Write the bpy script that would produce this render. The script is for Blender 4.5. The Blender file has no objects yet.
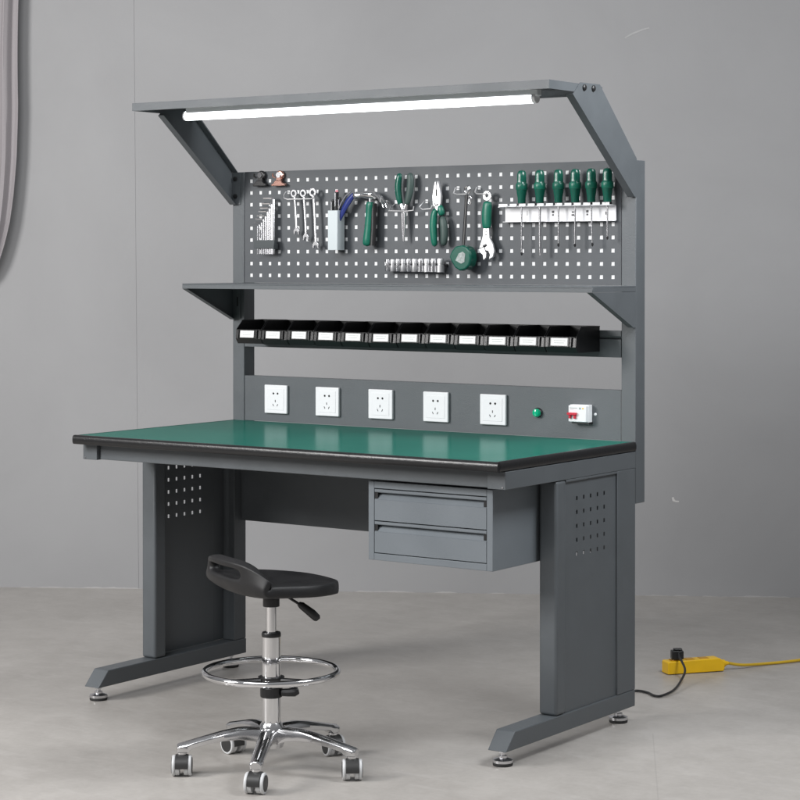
import bpy, bmesh, math, random
from mathutils import Vector, Matrix
random.seed(7)
PI = math.pi
S = bpy.context.scene
COL = S.collection

# ------------------------------------------------------------------ materials
def pmat(name, col, rough=.5, metal=0.0, spec=.5, coat=0.0, coat_r=.1, noise=0.0, nscale=30, bump=0.0, bscale=400, rvar=0.0, emit=None, estr=0, trans=0.0):
    m = bpy.data.materials.new(name); m.use_nodes = True
    nt = m.node_tree; N = nt.nodes; L = nt.links
    b = N['Principled BSDF']
    b.inputs['Base Color'].default_value = (*col, 1)
    b.inputs['Roughness'].default_value = rough
    b.inputs['Metallic'].default_value = metal
    b.inputs['Specular IOR Level'].default_value = spec
    b.inputs['Coat Weight'].default_value = coat
    b.inputs['Coat Roughness'].default_value = coat_r
    b.inputs['Transmission Weight'].default_value = trans
    tc = N.new('ShaderNodeTexCoord')
    if noise or rvar:
        n = N.new('ShaderNodeTexNoise'); n.inputs['Scale'].default_value = nscale; n.inputs['Detail'].default_value = 6
        L.new(tc.outputs['Object'], n.inputs['Vector'])
    if noise:
        r = N.new('ShaderNodeValToRGB')
        r.color_ramp.elements[0].position = .3; r.color_ramp.elements[1].position = .7
        r.color_ramp.elements[0].color = (*[c * (1 - noise) for c in col], 1)
        r.color_ramp.elements[1].color = (*[min(1, c * (1 + noise)) for c in col], 1)
        L.new(n.outputs['Fac'], r.inputs['Fac']); L.new(r.outputs['Color'], b.inputs['Base Color'])
    if rvar:
        mr = N.new('ShaderNodeMapRange'); mr.inputs['From Min'].default_value = .3; mr.inputs['From Max'].default_value = .7
        mr.inputs['To Min'].default_value = max(.02, rough - rvar); mr.inputs['To Max'].default_value = rough + rvar
        L.new(n.outputs['Fac'], mr.inputs['Value']); L.new(mr.outputs['Result'], b.inputs['Roughness'])
    if bump:
        n2 = N.new('ShaderNodeTexNoise'); n2.inputs['Scale'].default_value = bscale; n2.inputs['Detail'].default_value = 2
        L.new(tc.outputs['Object'], n2.inputs['Vector'])
        bp = N.new('ShaderNodeBump'); bp.inputs['Strength'].default_value = bump; bp.inputs['Distance'].default_value = .002
        L.new(n2.outputs['Fac'], bp.inputs['Height']); L.new(bp.outputs['Normal'], b.inputs['Normal'])
    if emit:
        b.inputs['Emission Color'].default_value = (*emit, 1); b.inputs['Emission Strength'].default_value = estr
    return m

PAINT = pmat('grey_powder_coat', (.094, .105, .114), .42, noise=.05, nscale=11, bump=.3, bscale=700, rvar=.07)
PEGP = pmat('pegboard_powder_coat', (.074, .082, .091), .48, noise=.04, nscale=9, bump=.25, bscale=700, rvar=.05)
DRAWP = pmat('drawer_powder_coat', (.160, .180, .198), .38, noise=.04, nscale=6, bump=.25, bscale=700, rvar=.06)
WHITEB = pmat('white_backing', (.86, .87, .88), .6)
def mat_top():
    # rubber mat: green body under a thin, only weakly reflecting polished skin
    m = bpy.data.materials.new('green_rubber_mat'); m.use_nodes = True
    N = m.node_tree.nodes; L = m.node_tree.links; N.clear()
    out = N.new('ShaderNodeOutputMaterial'); d = N.new('ShaderNodeBsdfDiffuse'); g = N.new('ShaderNodeBsdfGlossy'); mx = N.new('ShaderNodeMixShader')
    tc = N.new('ShaderNodeTexCoord'); n = N.new('ShaderNodeTexNoise'); n.inputs['Scale'].default_value = 4; n.inputs['Detail'].default_value = 8; L.new(tc.outputs['Object'], n.inputs['Vector'])
    r = N.new('ShaderNodeValToRGB'); e = r.color_ramp.elements; e[0].position = .3; e[1].position = .7; e[0].color = (.004,.118,.088,1); e[1].color = (.006,.136,.100,1)
    L.new(n.outputs['Fac'], r.inputs['Fac']); L.new(r.outputs['Color'], d.inputs['Color'])
    mr = N.new('ShaderNodeMapRange'); mr.inputs['From Min'].default_value = .3; mr.inputs['From Max'].default_value = .7; mr.inputs['To Min'].default_value = .17; mr.inputs['To Max'].default_value = .23
    L.new(n.outputs['Fac'], mr.inputs['Value']); L.new(mr.outputs['Result'], g.inputs['Roughness']); g.inputs['Color'].default_value = (.95,1,1,1)
    mp = N.new('ShaderNodeMapping'); mp.inputs['Scale'].default_value = (3, 60, 1); mp.inputs['Rotation'].default_value = (0, 0, .5); L.new(tc.outputs['Object'], mp.inputs['Vector'])
    n5 = N.new('ShaderNodeTexNoise'); n5.inputs['Scale'].default_value = 6; n5.inputs['Detail'].default_value = 6; L.new(mp.outputs['Vector'], n5.inputs['Vector'])
    bp = N.new('ShaderNodeBump'); bp.inputs['Strength'].default_value = .06; bp.inputs['Distance'].default_value = .001; L.new(n5.outputs['Fac'], bp.inputs['Height'])
    L.new(bp.outputs['Normal'], g.inputs['Normal'])
    mx.inputs[0].default_value = .20
    L.new(d.outputs[0], mx.inputs[1]); L.new(g.outputs[0], mx.inputs[2]); L.new(mx.outputs[0], out.inputs['Surface'])
    return m
GREENMAT = mat_top()
TRIM = pmat('black_edge_trim', (.010, .010, .011), .30, bump=.25, bscale=200)
BLACKP = pmat('black_plastic', (.012, .012, .013), .38, bump=.1, bscale=500, noise=.1, nscale=40)
BINP = pmat('black_bin_plastic', (.010, .010, .011), .33, bump=.15, bscale=300)
RUBBER = pmat('dark_rubber', (.02, .02, .02), .7)
HOLE = pmat('dark_hole', (.01, .01, .01), .8)
CHROME = pmat('chrome', (.78, .78, .79), .08, 1.0, rvar=.03, nscale=20)
STEEL = pmat('satin_steel', (.68, .68, .70), .24, 1.0, noise=.06, nscale=60)
SATIN = pmat('brushed_steel', (.72, .72, .73), .42, .85, noise=.06, nscale=60)
DSTEEL = pmat('dark_steel', (.10, .10, .105), .35, 1.0)
ALU = pmat('polished_aluminium', (.70, .70, .71), .17, 1.0, rvar=.05, nscale=25)
WHITEP = pmat('white_plastic', (.82, .83, .85), .3, spec=.5)
LABELP = pmat('white_paper_label', (.82, .82, .82), .6)
CUPP = pmat('white_cup_paint', (.55, .61, .63), .35)
DGREEN = pmat('dark_green_plastic', (.004, .092, .062), .24, noise=.1, nscale=50)
MGREEN = pmat('green_grip', (.004, .135, .088), .36, noise=.08, nscale=60)
GREENB = pmat('mid_green_grip', (.004, .105, .070), .32, noise=.08, nscale=60)
GREYGRIP = pmat('grey_green_grip', (.045, .075, .068), .5, noise=.1, nscale=60)
COPPER = pmat('copper_plate', (.62, .36, .30), .22, 1.0)
BLUE = pmat('blue_plastic', (.015, .03, .18), .3)
RED = pmat('red_plastic', (.55, .015, .04), .35)
YELLOW = pmat('yellow_plastic', (.88, .53, .008), .35, noise=.05, nscale=15)
YCORD = pmat('yellow_cord', (.62, .40, .02), .5)
BRASS = pmat('brass', (.7, .5, .2), .3, 1.0)
PINK = pmat('pink_plastic', (.7, .25, .3), .4)
GREYPRINT = pmat('grey_print', (.32, .36, .35), .5, noise=.35, nscale=150)
TUBEM = pmat('lit_tube', (.9, .95, 1), .4, emit=(.93, .985, 1.0), estr=4.2)
DIFF = pmat('clear_plastic', (.75, .8, .82), .25)
LAMPG = pmat('green_lens', (.0, .30, .15), .12, emit=(0, .5, .25), estr=.25)
SEATM = pmat('black_polyurethane', (.007, .007, .008), .5, bump=.25, bscale=700, noise=.1, nscale=20, rvar=.06)
CASTERG = pmat('pale_grey_tread', (.62, .63, .64), .45)
CASTERK = pmat('charcoal_hood', (.03, .03, .03), .45)

# ------------------------------------------------------------------ mesh helper
class MB:
    def __init__(s): s.bm = bmesh.new()
    def _poly(s, ring): return s.bm.faces.new(ring)
    def box(s, x0, x1, y0, y1, z0, z1):
        v = [s.bm.verts.new(p) for p in ((x0,y0,z0),(x1,y0,z0),(x1,y1,z0),(x0,y1,z0),(x0,y0,z1),(x1,y0,z1),(x1,y1,z1),(x0,y1,z1))]
        for f in ((3,2,1,0),(4,5,6,7),(0,1,5,4),(1,2,6,5),(2,3,7,6),(3,0,4,7)): s._poly([v[i] for i in f])
        return s
    def prism(s, poly, axis, a, b):
        def P(u, v, w): return {'x': (w,u,v), 'y': (u,w,v), 'z': (u,v,w)}[axis]
        A = [s.bm.verts.new(P(u,v,a)) for u,v in poly]; B = [s.bm.verts.new(P(u,v,b)) for u,v in poly]
        s._poly(A); s._poly(B[::-1]); n = len(A)
        for i in range(n): s._poly([A[i], B[i], B[(i+1)%n], A[(i+1)%n]])
        return s
    def rings(s, rings, cap=True, closed=False):
        R = [[s.bm.verts.new(p) for p in r] for r in rings]; n = len(R[0])
        m = len(R) if closed else len(R)-1
        for k in range(m):
            a, b = R[k], R[(k+1) % len(R)]
            for i in range(n): s._poly([a[i], a[(i+1)%n], b[(i+1)%n], b[i]])
        if cap and not closed: s._poly(R[0][::-1]); s._poly(R[-1])
        return s
    def tube(s, pts, r, n=10, closed=False, flat=1.0, up=None):
        pts = [Vector(p) for p in pts]; m = len(pts); out = []; prev = None
        rr = r if isinstance(r, (list, tuple)) else [r]*m
        for i, p in enumerate(pts):
            if closed: t = pts[(i+1)%m] - pts[i-1]
            else: t = pts[min(i+1,m-1)] - pts[max(i-1,0)]
            t.normalize()
            if up is not None: a = Vector(up) - t*Vector(up).dot(t)
            elif prev is None:
                a = Vector((0,0,1)) if abs(t.z) < .9 else Vector((1,0,0)); a = a - t*a.dot(t)
            else: a = prev - t*prev.dot(t)
            a.normalize(); prev = a; b = t.cross(a)
            out.append([p + (a*math.cos(2*PI*k/n)*flat + b*math.sin(2*PI*k/n))*rr[i] for k in range(n)])
        return s.rings(out, closed=closed)
    def cyl(s, p0, p1, r, r2=None, n=20): return s.tube([p0, p1], [r, r if r2 is None else r2], n)
    def lathe(s, prof, c=(0,0,0), n=28, axis='z'):
        # prof: list of (radius, height)
        def P(r, h, a):
            x, y = r*math.cos(a), r*math.sin(a)
            q = {'z': (x,y,h), 'x': (h,x,y), 'y': (x,h,y)}[axis]
            return (c[0]+q[0], c[1]+q[1], c[2]+q[2])
        return s.rings([[P(max(r,1e-5),h,2*PI*k/n) for k in range(n)] for r,h in prof])
    def sheet(s, us, vs, skip, fn):
        V = {}
        def g(i,j):
            if (i,j) not in V: V[i,j] = s.bm.verts.new(fn(us[i], vs[j]))
            return V[i,j]
        for i in range(len(us)-1):
            for j in range(len(vs)-1):
                if (i,j) in skip: continue
                s._poly([g(i,j), g(i+1,j), g(i+1,j+1), g(i,j+1)])
        return s
    def xform(s, M):
        bmesh.ops.transform(s.bm, matrix=M, verts=s.bm.verts); return s
    def out(s, name, mat, parent=None, bevel=0, seg=2, smooth=False, subsurf=0, solid=0, solid_off=-1):
        bmesh.ops.recalc_face_normals(s.bm, faces=s.bm.faces)
        me = bpy.data.meshes.new(name); s.bm.to_mesh(me); s.bm.free(); me.materials.append(mat)
        o = bpy.data.objects.new(name, me); COL.objects.link(o)
        if parent: o.parent = parent
        if solid:
            q = o.modifiers.new('s','SOLIDIFY'); q.thickness = solid; q.offset = solid_off
        if bevel:
            q = o.modifiers.new('b','BEVEL'); q.width = bevel; q.segments = seg; q.limit_method = 'ANGLE'; q.angle_limit = math.radians(40)
            q.harden_normals = False
        if subsurf:
            q = o.modifiers.new('u','SUBSURF'); q.levels = subsurf; q.render_levels = subsurf
        if smooth or bevel:
            for p in me.polygons: p.use_smooth = True
            if not subsurf:
                try: me.set_sharp_from_angle(angle=math.radians(38))
                except Exception: pass
        return o

def tag(o, label=None, cat=None, group=None, kind=None):
    if label: o['label'] = label
    if cat: o['category'] = cat
    if group: o['group'] = group
    if kind: o['kind'] = kind
    return o
def thing(name, loc, label, cat, group=None, rz=0):
    o = bpy.data.objects.new(name, None); COL.objects.link(o)
    o.location = loc; o.rotation_euler = (0,0,rz); o.empty_display_size = .05
    return tag(o, label, cat, group)
def kids(o): return [c for c in bpy.data.objects if c.parent == o]
def dup(o, loc=None, label=None, parent=None):
    c = o.copy(); COL.objects.link(c); c.parent = parent
    if loc is not None: c.location = loc
    if label: c['label'] = label
    for k in kids(o): dup(k, parent=c)
    return c

# ------------------------------------------------------------------ setting
WO = Vector((-2.527, .703, 0)); WU = Vector((math.cos(PI/6), math.sin(PI/6), 0)); WN = Vector((.5, -math.cos(PI/6), 0))
def W(u, n, z): p = WO + WU*u + WN*n; return (p.x, p.y, z)

def floor_mat():
    m = bpy.data.materials.new('polished_concrete'); m.use_nodes = True
    N = m.node_tree.nodes; L = m.node_tree.links; b = N['Principled BSDF']
    tc = N.new('ShaderNodeTexCoord')
    def noise(sc, det=8, rough=.6, dist=0):
        n = N.new('ShaderNodeTexNoise'); n.inputs['Scale'].default_value = sc; n.inputs['Detail'].default_value = det
        n.inputs['Roughness'].default_value = rough; n.inputs['Distortion'].default_value = dist
        L.new(tc.outputs['Object'], n.inputs['Vector']); return n
    n1 = noise(1.6, 6, .55, .6); n2 = noise(10, 9, .66, .4); n3 = noise(60, 4, .6)
    def mix(a, b_, f):
        x = N.new('ShaderNodeMix'); x.data_type = 'FLOAT'; x.inputs[0].default_value = f
        L.new(a, x.inputs[2]); L.new(b_, x.inputs[3]); return x.outputs[0]
    h = mix(mix(n1.outputs['Fac'], n2.outputs['Fac'], .45), n3.outputs['Fac'], .2)
    r = N.new('ShaderNodeValToRGB'); e = r.color_ramp.elements
    e[0].position = .34; e[0].color = (.345, .325, .302, 1); e[1].position = .66; e[1].color = (.485, .462, .436, 1)
    L.new(h, r.inputs['Fac'])
    # pale scuffs
    mp = N.new('ShaderNodeMapping'); mp.inputs['Rotation'].default_value = (0,0,.7); mp.inputs['Scale'].default_value = (1,3.2,1)
    L.new(tc.outputs['Object'], mp.inputs['Vector'])
    sc = N.new('ShaderNodeTexNoise'); sc.inputs['Scale'].default_value = 6; sc.inputs['Detail'].default_value = 8; sc.inputs['Roughness'].default_value = .68; sc.inputs['Distortion'].default_value = .3
    L.new(mp.outputs['Vector'], sc.inputs['Vector'])
    sr = N.new('ShaderNodeMapRange'); sr.inputs['From Min'].default_value = .53; sr.inputs['From Max'].default_value = .70; sr.inputs['To Max'].default_value = .4
    L.new(sc.outputs['Fac'], sr.inputs['Value'])
    mx = N.new('ShaderNodeMix'); mx.data_type = 'RGBA'; mx.inputs[7].default_value = (.52, .50, .48, 1)
    L.new(sr.outputs['Result'], mx.inputs[0]); L.new(r.outputs['Color'], mx.inputs[6])
    # saw-cut joint running along one line of the slab
    sep = N.new('ShaderNodeSeparateXYZ'); L.new(tc.outputs['Object'], sep.inputs[0])
    def mth(op, a, b_=None):
        q = N.new('ShaderNodeMath'); q.operation = op
        for i, v in enumerate((a, b_)):
            if v is None: continue
            if isinstance(v, (int, float)): q.inputs[i].default_value = v
            else: L.new(v, q.inputs[i])
        return q.outputs[0]
    # joint direction d=(-.570,.821) through (1.0,-.42)
    dist = mth('ABSOLUTE', mth('ADD', mth('MULTIPLY', mth('SUBTRACT', sep.outputs[0], .945), .875), mth('MULTIPLY', mth('SUBTRACT', sep.outputs[1], -.273), .484)))
    line = mth('MULTIPLY', mth('LESS_THAN', dist, .0016), mth('LESS_THAN', sep.outputs[1], -.12))
    mx2 = N.new('ShaderNodeMix'); mx2.data_type = 'RGBA'; mx2.inputs[7].default_value = (.20, .19, .18, 1)
    L.new(mth('MULTIPLY', line, .22), mx2.inputs[0]); L.new(mx.outputs[2], mx2.inputs[6])
    L.new(mx2.outputs[2], b.inputs['Base Color'])
    rr = N.new('ShaderNodeMapRange'); rr.inputs['From Min'].default_value = .2; rr.inputs['From Max'].default_value = .8
    rr.inputs['To Min'].default_value = .34; rr.inputs['To Max'].default_value = .42
    L.new(n1.outputs['Fac'], rr.inputs['Value']); L.new(rr.outputs['Result'], b.inputs['Roughness'])
    bp = N.new('ShaderNodeBump'); bp.inputs['Strength'].default_value = .10; bp.inputs['Distance'].default_value = .003
    L.new(h, bp.inputs['Height']); L.new(bp.outputs['Normal'], b.inputs['Normal'])
    b.inputs['Specular IOR Level'].default_value = .3
    return m
def wall_mat():
    m = bpy.data.materials.new('grey_wall_paint'); m.use_nodes = True
    N = m.node_tree.nodes; L = m.node_tree.links; b = N['Principled BSDF']
    tc = N.new('ShaderNodeTexCoord')
    n = N.new('ShaderNodeTexNoise'); n.inputs['Scale'].default_value = 1.3; n.inputs['Detail'].default_value = 9; n.inputs['Roughness'].default_value = .55; n.inputs['Distortion'].default_value = .5
    L.new(tc.outputs['Object'], n.inputs['Vector'])
    r = N.new('ShaderNodeValToRGB'); e = r.color_ramp.elements
    e[0].position = .32; e[0].color = (.318, .318, .325, 1); e[1].position = .68; e[1].color = (.352, .353, .360, 1)
    L.new(n.outputs['Fac'], r.inputs['Fac'])
    # chipped pale paint along the floor joint
    sep = N.new('ShaderNodeSeparateXYZ'); L.new(tc.outputs['Object'], sep.inputs[0])
    n4 = N.new('ShaderNodeTexNoise'); n4.inputs['Scale'].default_value = 7; n4.inputs['Detail'].default_value = 5; L.new(tc.outputs['Object'], n4.inputs['Vector'])
    def mth(op, a, b_):
        q = N.new('ShaderNodeMath'); q.operation = op
        for i, v in enumerate((a, b_)):
            if isinstance(v, (int, float)): q.inputs[i].default_value = v
            else: L.new(v, q.inputs[i])
        return q.outputs[0]
    thr = mth('MULTIPLY', mth('SUBTRACT', n4.outputs['Fac'], .47), .035)
    msk = mth('LESS_THAN', sep.outputs[2], thr)
    mx = N.new('ShaderNodeMix'); mx.data_type = 'RGBA'; mx.inputs[7].default_value = (.50, .49, .48, 1)
    L.new(mth('MULTIPLY', msk, .6), mx.inputs[0]); L.new(r.outputs['Color'], mx.inputs[6])
    L.new(mx.outputs[2], b.inputs['Base Color'])
    b.inputs['Roughness'].default_value = .62
    n2 = N.new('ShaderNodeTexNoise'); n2.inputs['Scale'].default_value = 120; n2.inputs['Detail'].default_value = 3; L.new(tc.outputs['Object'], n2.inputs['Vector'])
    n3 = N.new('ShaderNodeTexNoise'); n3.inputs['Scale'].default_value = 2.2; n3.inputs['Detail'].default_value = 4; L.new(tc.outputs['Object'], n3.inputs['Vector'])
    mm = N.new('ShaderNodeMix'); mm.data_type = 'FLOAT'; mm.inputs[0].default_value = .1; L.new(n3.outputs['Fac'], mm.inputs[2]); L.new(n2.outputs['Fac'], mm.inputs[3])
    bp = N.new('ShaderNodeBump'); bp.inputs['Strength'].default_value = .25; bp.inputs['Distance'].default_value = .01
    L.new(mm.outputs[0], bp.inputs['Height']); L.new(bp.outputs['Normal'], b.inputs['Normal'])
    return m
FLOORM = floor_mat(); WALLM = wall_mat()
b = MB(); b.box(-9, 9, -9, 8, -.05, 0)
tag(b.out('floor', FLOORM), kind='structure')
def wbox(b, u0, u1, n0, n1, z0, z1, ub=None):
    ub = ub or (u0, u1)
    v = [b.bm.verts.new(W(u, n, z)) for (u, n, z) in ((ub[0],n0,z0),(ub[1],n0,z0),(ub[1],n1,z0),(ub[0],n1,z0),(u0,n0,z1),(u1,n0,z1),(u1,n1,z1),(u0,n1,z1))]
    for f in ((3,2,1,0),(4,5,6,7),(0,1,5,4),(1,2,6,5),(2,3,7,6),(3,0,4,7)): b._poly([v[i] for i in f])
b = MB(); wbox(b, .30, 7.5, -.15, 0, 0.0, 4.2)
tag(b.out('wall', WALLM), kind='structure')
b = MB(); wbox(b, -6, .537, -.14, .0014, 0.0, 4.2, (-6, .566))
tag(b.out('wall_pier', WALLM), kind='structure')

CHIP = pmat('bare_plaster', (.62, .61, .60), .8)
wl = bpy.data.objects['wall']
for pts in ([(-.012,.006),(-.009,-.008),(.004,-.012),(.016,-.012),(.016,-.007),(.003,-.006),(-.002,0),(-.004,.008)],):
    b = MB(); b.rings([[W(2.695+u, n_, .380+z) for u,z in pts] for n_ in (.0003,.0015)]); b.out('plaster_chip', CHIP, wl)
b = MB(); b.rings([[W(u, n_, z) for u,z in ((2.50,2.183),(2.53,2.198),(2.57,2.214),(2.595,2.221),(2.593,2.225),(2.565,2.219),(2.525,2.203),(2.498,2.187))] for n_ in (.0003,.001)]); b.out('wall_scratch', pmat('scuffed_paint', (.42,.42,.42), .7), wl)
# curtain
CURT = pmat('grey_curtain_cloth', (.34, .318, .33), .85, noise=.05, nscale=300, bump=.25, bscale=900)
b = MB(); rows = 60; cols = 260
edge = [(4.0,.100),(2.6,.100),(2.36,.099),(1.92,.094),(1.72,.082),(1.56,.066),(1.46,.052),(1.38,.034),(1.28,.004),(1.1,-.16),(.98,-.38),(.9,-.55)]
def eu(z):
    for (z1,u1),(z0,u0) in zip(edge, edge[1:]):
        if z >= z0: t = (z-z0)/(z1-z0); return u0 + (u1-u0)*t
    return edge[-1][1]
V = []
for i in range(rows+1):
    z = 4.0 - 3.1*i/rows; ur = eu(z); ul = -1.25 + .55*max(0,(1.9-z))**1.2 if z < 1.9 else -1.25; row = []
    sq = max(.35, min(1, (ur-ul)/1.3))
    for j in range(cols+1):
        s_ = j/cols; u = ur + (ul-ur)*s_
        n = .055 + .015*math.sin(s_*2*PI*23+2.6)*(.75+.25*math.sin(s_*17)) + .003*math.sin(s_*2*PI*67+z*1.3) + .010*min(1,s_*30)
        row.append(b.bm.verts.new(W(u + .006*math.sin(z*5+s_*9), n, z)))
    V.append(row)
for i in range(rows):
    for j in range(cols): b._poly([V[i][j], V[i][j+1], V[i+1][j+1], V[i+1][j]])
o = b.out('curtain', CURT, smooth=True, solid=.003)
tag(o, 'grey cloth curtain hanging in soft folds at the left edge of the wall', 'curtain')

# ------------------------------------------------------------------ workbench
X = .741
wb = thing('workbench', (0,0,0), 'grey steel workbench with green top, tool pegboard, lamp canopy and two drawers', 'workbench')
# tabletop
b = MB(); b.box(-.732,.732,-.737,-.001,.770,.7935); top = b.out('tabletop', TRIM, wb)
b = MB(); b.box(-.7335,.7335,-.7385,-.0005,.7930,.7955); b.out('rubber_mat', GREENMAT, top, bevel=.0008, seg=1)
def trim_section(w=.012, z0=.7685, z1=.7962, n=8):
    zc = (z0+z1)/2; h = (z1-z0)/2; pts = [(0, z0)]
    for k in range(n+1):
        a = -PI/2 + PI*k/n; pts.append((w*max(0,math.cos(a))**.6, zc + h*math.copysign(abs(math.sin(a))**.8, math.sin(a))))
    pts.append((0, z1)); return [(p[0], p[1]) for i,p in enumerate(pts) if i == 0 or p != pts[i-1]]
sec = trim_section()
b = MB(); b.prism([(-.7335 - u, z) for u,z in sec], 'x', -.7435, .7435)
# prism on axis x uses (y,z)
b.out('edge_trim', TRIM, top, smooth=True)
for sx in (-1, 1):
    b = MB(); b.prism([(sx*(.7320 + u), z) for u,z in sec], 'y', -.7325, -.0005); b.out('edge_trim', TRIM, top, smooth=True)
# frame rails
b = MB(); b.box(-.684,.684,-.69,-.65,.7225,.7680); b.box(-.684,.684,-.045,-.005,.7225,.7680)
b.out('front_rail', PAINT, wb, bevel=.002)
for sx in (-1,1):
    x0, x1 = sorted((sx*.6855, sx*X))
    b = MB(); b.box(x0,x1,-.702,-.0005,.7215,.7680); r_ = b.out('side_rail', PAINT, wb, bevel=.0012)
    b = MB(); b.cyl((sx*.732,-.7035,.727),(sx*.732,-.700,.727),.0025,n=10); b.out('rivet', STEEL, r_, smooth=True)
# legs
def leg(sx):
    def bx(b, xa, xb, *r): a, c = sorted((sx*xa, sx*xb)); b.box(a, c, *r)
    b = MB(); bx(b,.6855,X,-.443,-.391,.0895,.7213); f = b.out('leg', PAINT, wb, bevel=.008, seg=3)
    b = MB(); bx(b,.6855,.7350,-.060,-.0018,.0895,.7205); bx(b,.7352,X,-.106,-.0015,.0895,.7213); bx(b,.7245,.7405,-.3905,-.1065,.7135,.7213)
    b.out('leg', PAINT, wb, bevel=.002)
    ys = [-.3905]; zs = [.0895]; hx = []; hz = []
    for k in range(5):
        y = -.325 + k*.038; ys += [y-.004, y+.004]; z = .5135 + k*.038; zs += [z-.0055, z+.0055]
    ys.append(-.1065); zs.append(.7130)
    skip = {(i,j) for i in range(1,10,2) for j in range(1,10,2)}
    b = MB(); b.sheet(ys, zs, skip, lambda y,z: (sx*.7345, y, z)); b.out('leg_panel', PAINT, wb, solid=.0015, solid_off=0)
    b = MB(); x0, x1 = sorted((sx*.684, sx*X))
    b.prism([(-.699,.0415),(-.0015,.0415),(-.0015,.0890),(-.655,.0890)], 'x', x0, x1)
    ft = b.out('foot_rail', PAINT, wb, bevel=.0025)
    for y in (-.668,-.048):
        c = (sx*.712, y, 0)
        b = MB(); b.lathe([(.0255,0),(.0265,.003),(.0265,.008),(.0255,.010)], c); l_ = b.out('rubber_base', RUBBER, ft, smooth=True)
        b = MB(); b.lathe([(.0268,.0085),(.0268,.0155),(.018,.019),(.012,.0205),(.012,.026),(.006,.0265),(.006,.043)], c); b.out('levelling_foot', STEEL, ft, smooth=True)
        b = MB(); b.lathe([(.0105,.0335),(.0105,.0405)], c, n=6); b.out('hex_nut', STEEL, ft)
leg(-1); leg(1)
b = MB(); b.box(-.6845,.6845,-.028,-.020,.475,.7215); b.box(-.6845,.6845,-.020,-.006,.475,.483); b.out('back_panel', PAINT, wb, bevel=.0015)
# drawer cabinet
DX0, DX1, DY = .276, .676, -.660
b = MB()
b.box(DX0,DX0+.019,DY,-.20,.500,.7145); b.box(DX1-.019,DX1,DY,-.20,.500,.7145)
b.box(DX0+.0191,DX1-.0191,DY,-.20,.500,.5185); b.box(DX0+.0191,DX1-.0191,DY,-.20,.6955,.7145); b.box(DX0+.0191,DX1-.0191,-.21,-.2,.519,.695)
b.box(DX0+.03,DX1-.03,-.60,-.26,.7148,.7215)
cab = b.out('drawer_cabinet', DRAWP, wb, bevel=.0012)
for z1 in (.6930, .6055):
    z0 = z1 - .0845
    b = MB(); prof = [(DY+.0005,z0),(DY+.0005,z0+.0565),(DY+.0022,z0+.0575),(DY+.017,z0+.0755),(DY+.017,z1-.0075),(DY+.0015,z1-.0085),(DY+.0005,z1-.0065),(DY+.0005,z1),(DY+.03,z1),(DY+.03,z0)]
    b.prism(prof, 'x', DX0+.0205, DX1-.0205)
    d = b.out('drawer', DRAWP, cab)
    for xa in (DX0+.0207, DX1-.0297):
        b = MB(); b.prism([(DY+.0024,z0+.0585),(DY+.0168,z0+.0757),(DY+.0168,z1-.0095),(DY+.0024,z1-.0095)], 'x', xa, xa+.009)
        b.out('pull_end_cap', BLACKP, cab)
# rear uprights
for sx in (-1,1):
    x0, x1 = sorted((sx*.694, sx*X))
    b = MB(); b.box(x0,x1,.0005,.0545,.619,1.600); b.out('upright', PAINT, wb, bevel=.0018)
# pegboard
P = .038
us = [-.6922]; vs = [1.2420]; h = .0057
for i in range(36): x = (i-17.5)*P; us += [x-h, x+h]
us.append(.6922)
for j in range(9): z = 1.266 + j*P; vs += [z-h, z+h]
vs.append(1.6000)
skip = {(i,j) for i in range(1,72,2) for j in range(1,18,2)}
b = MB(); b.sheet(us, vs, skip, lambda x,z: (x,.002,z))
peg = b.out('pegboard', PEGP, wb, solid=.0012, solid_off=1)
b = MB(); b.box(-.6922,.6922,.0036,.006,1.243,1.600); b.out('backing_sheet', WHITEB, peg)
b = MB(); b.box(-.6922,.6922,.0062,.03,1.5985,1.6005); b.box(-.6922,.6922,.0062,.03,1.2422,1.2442); b.out('pegboard_frame', PEGP, peg)
# lower shelf
b = MB(); b.box(-X,X,-.251,.0002,1.2375,1.2412); b.box(-X,X,-.251,-.2485,1.2250,1.2374); b.box(-X,-X+.002,-.2484,0,1.2250,1.2374); b.box(X-.002,X,-.2484,0,1.225,1.2374)
b.box(-X+.003,X-.003,-.012,.0002,1.225,1.2374)
b.out('shelf', PAINT, wb, bevel=.0006, seg=1)
for sx in (-1,1):
    def xr(a,c): return sorted((sx*a, sx*c))
    b = MB(); a,c = xr(X-.0022, X-.0002); b.prism([(-.2505,1.2245),(0,1.2245),(0,1.124),(-.012,1.122)], 'x', a, c)
    a,c = xr(X-.018, X-.0024); b.prism([(-.2505,1.2245),(-.012,1.122),(-.012,1.1238),(-.246,1.2245)], 'x', a, c)
    a,c = xr(X-.034, X-.0024); b.box(a,c,-.003,-.0005,1.125,1.2240)
    br = b.out('shelf_bracket', PAINT, wb)
    b = MB(); xx = sx*(X-.022); b.box(xx-.0025,xx+.0025,-.0035,-.0031,1.165,1.195); b.out('slot', HOLE, br)
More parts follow.
